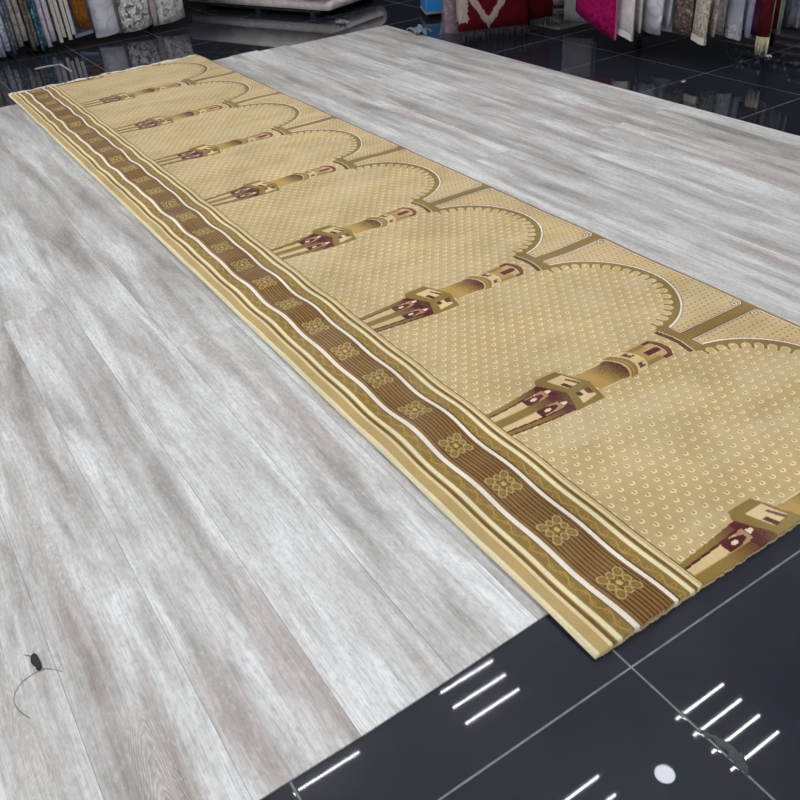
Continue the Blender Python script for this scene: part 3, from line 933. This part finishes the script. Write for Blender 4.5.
def crumple(name, label, cat, loc, size, h, mat, seed, sub=3, thin=.0006):
    """crumpled scrap: folded sheet with thickness"""
    rnd = random.Random(seed)
    n = 12
    V, F = [], []
    for s in (1, 0):
        rr = random.Random(seed)
        for j in range(n + 1):
            for i in range(n + 1):
                u, v = i / n - .5, j / n - .5
                zz = h * (.5 + .5 * math.sin(u * 9 + seed) * math.cos(v * 8 + seed * 2)) * (1 - 1.2 * (u * u + v * v)) + rr.uniform(0, h * .35)
                k = 1 - .35 * abs(math.sin(3 * math.atan2(v, u + 1e-6) + seed))
                V.append((u * size[0] * k, v * size[1] * k, max(zz, 0) + .0006 + thin * s))
    N = (n + 1) ** 2
    for j in range(n):
        for i in range(n):
            a = j * (n + 1) + i
            F.append((a, a + 1, a + n + 2, a + n + 1)); F.append((N + a + n + 1, N + a + n + 2, N + a + 1, N + a))
    for i in range(n):
        for a, b in ((i, i + 1), (n * (n + 1) + i + 1, n * (n + 1) + i), ((i + 1) * (n + 1), i * (n + 1)), (i * (n + 1) + n, (i + 1) * (n + 1) + n)):
            F.append((b, a, N + a, N + b))
    o = mesh_obj(name, V, F, mat)
    o.location = loc
    return tag(o, label, cat)
film = plain('pale_film', (120, 126, 140), .25, .25, 60)
crumple('plastic_scrap', 'crumpled pale plastic scrap on the tiles just left of the wood flooring far corner', 'plastic', (2.33, 4.98, 0), (.07, .11), .022, film, 2)
crumple('plastic_bag', 'crumpled clear plastic bag on the tiles at the foot of the wrapped rug roll', 'bag', (2.50, 4.25, 0), (.11, .2), .05, film, 5)
crumple('paper_scrap', 'small white paper scrap on the dark tiles right of the olive tassels', 'paper', (3.43, 2.27, 0), (.05, .035), .012, M['white_metal'], 7)
crumple('lint_speck', 'tiny white lint speck on the tiles beside the right edge of the wood flooring', 'lint', (2.79, 2.285, 0), (.03, .012), .004, M['white_metal'], 8)
crumple('lint_speck', 'tiny pale speck on the tiles at the right border of the photo', 'lint', (3.62, 2.14, 0), (.03, .015), .004, M['white_metal'], 11)

# added bent white strip: stands in for a reflection on tiles at upper left
pts = [(.285, 5.482, .002), (.36, 5.478, .004), (.447, 5.473, .002), (.450, 5.34, .003), (.452, 5.20, .002)]
V, F = [], []
for i, p_ in enumerate(pts):
    w = .012 if i < 3 else .005
    d = Vector((0, 1, 0)) if i < 2 else (Vector((.7, .7, 0)) if i == 2 else Vector((1, 0, 0)))
    for s, z in ((-1, 0), (1, 0), (1, .002), (-1, .002)):
        V.append(Vector(p_) + d * (w * s) + Vector((0, 0, z - .001)))
for i in range(len(pts) - 1):
    for k in range(4):
        F.append((i * 4 + k, i * 4 + (k + 1) % 4, (i + 1) * 4 + (k + 1) % 4, (i + 1) * 4 + k))
F.append((3, 2, 1, 0)); F.append((16, 17, 18, 19))
tag(mesh_obj('reflection_strip', V, F, plain('white_strip', (176, 176, 180), .5)), 'bent white strip standing in for a tile reflection, behind the far left carpet corner', 'reflection')

# dark leaf scrap and hair on the planks
zt = .0042
def leaf():
    cx, cy = -.836, .596
    # outline along its length (roughly along y), ragged
    out = [(-.004, .0185), (.002, .020), (.006, .014), (.007, .004), (.0075, -.006), (.006, -.017), (.001, -.0195), (-.003, -.016), (-.003, -.008), (-.006, -.002), (-.0075, .006), (-.006, .012)]
    V = [(x * 1.05, y * 1.1, .0035 + .002 * math.sin(i * 1.7)) for i, (x, y) in enumerate(out)] + [(x * 1.05, y * 1.1, .0008) for x, y in out]
    n = len(out)
    F = [tuple(range(n - 1, -1, -1)), tuple(range(n, 2 * n))]
    F += [(i, (i + 1) % n, n + (i + 1) % n, n + i) for i in range(n)]
    root = empty('leaf_scrap', (cx, cy, zt), 'small black dried leaf scrap on the grey planks at lower left', 'leaf')
    mesh_obj('blade', V, F, plain('dried_leaf', (36, 34, 36), .8), root)
    v, f = tube_vf([(-.004, .020, .0016), (-.010, .027, .0016), (-.016, .034, .0012)], [.0009, .0007, .0004], 6)
    mesh_obj('stem', v, f, plain('dried_stem', (70, 66, 64), .8), root, True)
leaf()
E_hair = [(-.800, .545), (-.812, .562), (-.826, .573), (-.846, .574), (-.868, .568), (-.884, .552), (-.890, .532), (-.886, .510), (-.878, .492), (-.872, .480)]
v, f = tube_vf([(x, y, zt + .0009) for x, y in E_hair], .0005, 6)
tag(mesh_obj('hair_strand', v, f, plain('dark_hair', (84, 80, 78), .6)), 'thin curved dark hair on the grey planks beside the leaf scrap', 'hair')

# lump of old filler on the grout line
V, F = [], []
rnd = random.Random(5)
n = 22
prof = []
for i in range(n + 1):
    t = i / n
    yv = -.198 - .092 * t
    w = .003 + .0085 * math.sin(PI * t) ** .7 * (.35 + .65 * min(1, t * 2.0))
    off = .013 * math.sin(PI * t) + rnd.uniform(-.0022, .0022); w *= rnd.uniform(.72, 1.15)
    for k in range(9):
        a = k / 8 * PI
        V.append((.0386 + off + w * math.cos(a), yv, .0003 + .0028 * math.sin(a) * (.3 + math.sin(PI * t))))
for i in range(n):
    for k in range(8):
        F.append((i * 9 + k, i * 9 + k + 1, (i + 1) * 9 + k + 1, (i + 1) * 9 + k))
    F.append((i * 9 + 8, i * 9, (i + 1) * 9, (i + 1) * 9 + 8))
F.append(tuple(range(8, -1, -1))); F.append(tuple(range(n * 9, n * 9 + 9)))
o = mesh_obj('filler_lump', V, F, plain('old_filler', (62, 62, 66), .22, .25, 80), None, True)
tag(o, 'long grey lump of old filler on the tile joint at lower right', 'filler')

# ------------------------------------------------------------------ ceiling lights
H = 2.8
em = bpy.data.materials.new('led_glow'); em.use_nodes = True
nt = em.node_tree; nt.nodes.clear()
o_ = nt.nodes.new('ShaderNodeOutputMaterial'); e_ = nt.nodes.new('ShaderNodeEmission')
e_.inputs['Color'].default_value = (1.0, 1.0, 1.0, 1); e_.inputs['Strength'].default_value = LED
nt.links.new(e_.outputs[0], o_.inputs[0])
em_dim = em.copy(); em_dim.name = 'led_glow_dim'; em_dim.node_tree.nodes['Emission'].inputs['Strength'].default_value = 60; em_dim.node_tree.nodes['Emission'].inputs['Color'].default_value = (.93, .97, 1, 1)
em2 = em.copy(); em2.name = 'downlight_glow'; em2.node_tree.nodes['Emission'].inputs['Strength'].default_value = 19; em2.node_tree.nodes['Emission'].inputs['Color'].default_value = (.88, .92, 1, 1)

def light_meshes():
    # carrier bars with two thin drop rods each; the LED dots sit under each bar
    V, F = [], []
    def add(b):
        v, f = box_vf(*b); n = len(V); V.extend(v); F.extend(tuple(i + n for i in q) for q in f)
    for k in range(4):
        yy = (k - 1.5) * .1175
        add((-.181, .181, yy - .0035, yy + .0035, .0075, .0135))
        for sx in (-.16, .16): add((sx - .0015, sx + .0015, yy - .0015, yy + .0015, .0135, .3185))
    hm = bpy.data.meshes.new('carrier'); hm.from_pydata(V, [], F); hm.materials.append(M['white_metal'])
    V, F = [], []
    nd = 22
    for i in range(nd):
        x = -.178 + .356 * i / (nd - 1)
        v, f = box_vf(x - .0043, x + .0043, -.0046, .0046, .002, .0075)
        n = len(V); V.extend(v); F.extend(tuple(i_ + n for i_ in q) for q in f)
    lm = bpy.data.meshes.new('led_strip'); lm.from_pydata(V, [], F); lm.materials.append(em)
    ld = lm.copy(); ld.name = 'led_strip_dim'; ld.materials[0] = em_dim
    return hm, lm, ld
hm, lm, ld = light_meshes()
def panel(x, y, dim=False):
    r = empty('ceiling_light', (x, y, H), 'ceiling light of four parallel dotted LED strips', 'ceiling light', 'LED ceiling lights')
    h = bpy.data.objects.new('carrier', hm); C.objects.link(h); h.parent = r
    for k in range(4):
        s = bpy.data.objects.new('led_strip', ld if dim else lm); C.objects.link(s); s.parent = r
        s.location = (0, (k - 1.5) * .1175, 0)
# the four mirrored in the near tiles, then the rest of the shop's rows
for x, y in ((1.870, .7065), (.944, .712), (.944, 1.689), (.0172, 1.885), (2.42, 1.62)):
    panel(x, y, True)
for i in range(-4, 6, 2):
    for j in range(-4, 7, 2):
        x, y = .0172 + .9265 * i, .7065 + .8625 * j
        if not (-.5 < x < 2.6 and .3 < y < 2.1):
            panel(x, y)
# round downlight
r = empty('downlight', (1.408, .707, H + .012), 'round white downlight on a ceiling stem', 'ceiling light')
# downlight stem
V, F = tube_vf([(0, 0, .004), (0, 0, .306)], .012, 10)
mesh_obj('stem', V, F, M['white_metal'], r, True)
V, F = [], []
n = 32
for (rad, z) in ((.052, -.006), (.060, -.008), (.064, .004), (.064, .008), (.050, .008), (.050, -.002)):
    for k in range(n):
        V.append((rad * math.cos(2 * PI * k / n), rad * math.sin(2 * PI * k / n), z))
for q in range(6):
    for k in range(n):
        F.append((q * n + k, q * n + (k + 1) % n, ((q + 1) % 6) * n + (k + 1) % n, ((q + 1) % 6) * n + k))
mesh_obj('rim', V, F, M['white_metal'], r, True)
V = [(.0498 * math.cos(2 * PI * k / n), .0498 * math.sin(2 * PI * k / n), .001) for k in range(n)] + [(.0498 * math.cos(2 * PI * k / n), .0498 * math.sin(2 * PI * k / n), .006) for k in range(n)]
F = [tuple(range(n - 1, -1, -1)), tuple(range(n, 2 * n))] + [(k, (k + 1) % n, n + (k + 1) % n, n + k) for k in range(n)]
mesh_obj('lens', V, F, em2, r)

# ------------------------------------------------------------------ camera, world, view
w = bpy.data.worlds.new('world'); sc.world = w; w.use_nodes = True
w.node_tree.nodes['Background'].inputs[0].default_value = (.6, .65, .7, 1)
w.node_tree.nodes['Background'].inputs[1].default_value = .2
f, yaw, pit, rol = 826.969, .52578, -.62471, -.08643
fwd = Vector((math.sin(yaw) * math.cos(pit), math.cos(yaw) * math.cos(pit), math.sin(pit)))
rt = Vector((math.cos(yaw), -math.sin(yaw), 0)); up = rt.cross(fwd)
r2 = rt * math.cos(rol) + up * math.sin(rol); u2 = up * math.cos(rol) - rt * math.sin(rol)
cd = bpy.data.cameras.new('camera'); cam = bpy.data.objects.new('camera', cd); C.objects.link(cam)
cd.sensor_width = 36; cd.sensor_fit = 'HORIZONTAL'; cd.lens = 36 * f / 800
cd.clip_start = .05; cd.clip_end = 50
mw = Matrix((r2, u2, -fwd)).transposed().to_4x4(); mw.translation = Vector((-.71672, -.62537, 1.25158))
cam.matrix_world = mw
sc.camera = cam
vs = sc.view_settings
vs.view_transform = 'Standard'; vs.look = 'None'; vs.exposure = EXPO; vs.gamma = 1; vs.use_curve_mapping = False
sc.cycles.use_denoising = True
sc.cycles.max_bounces = 6
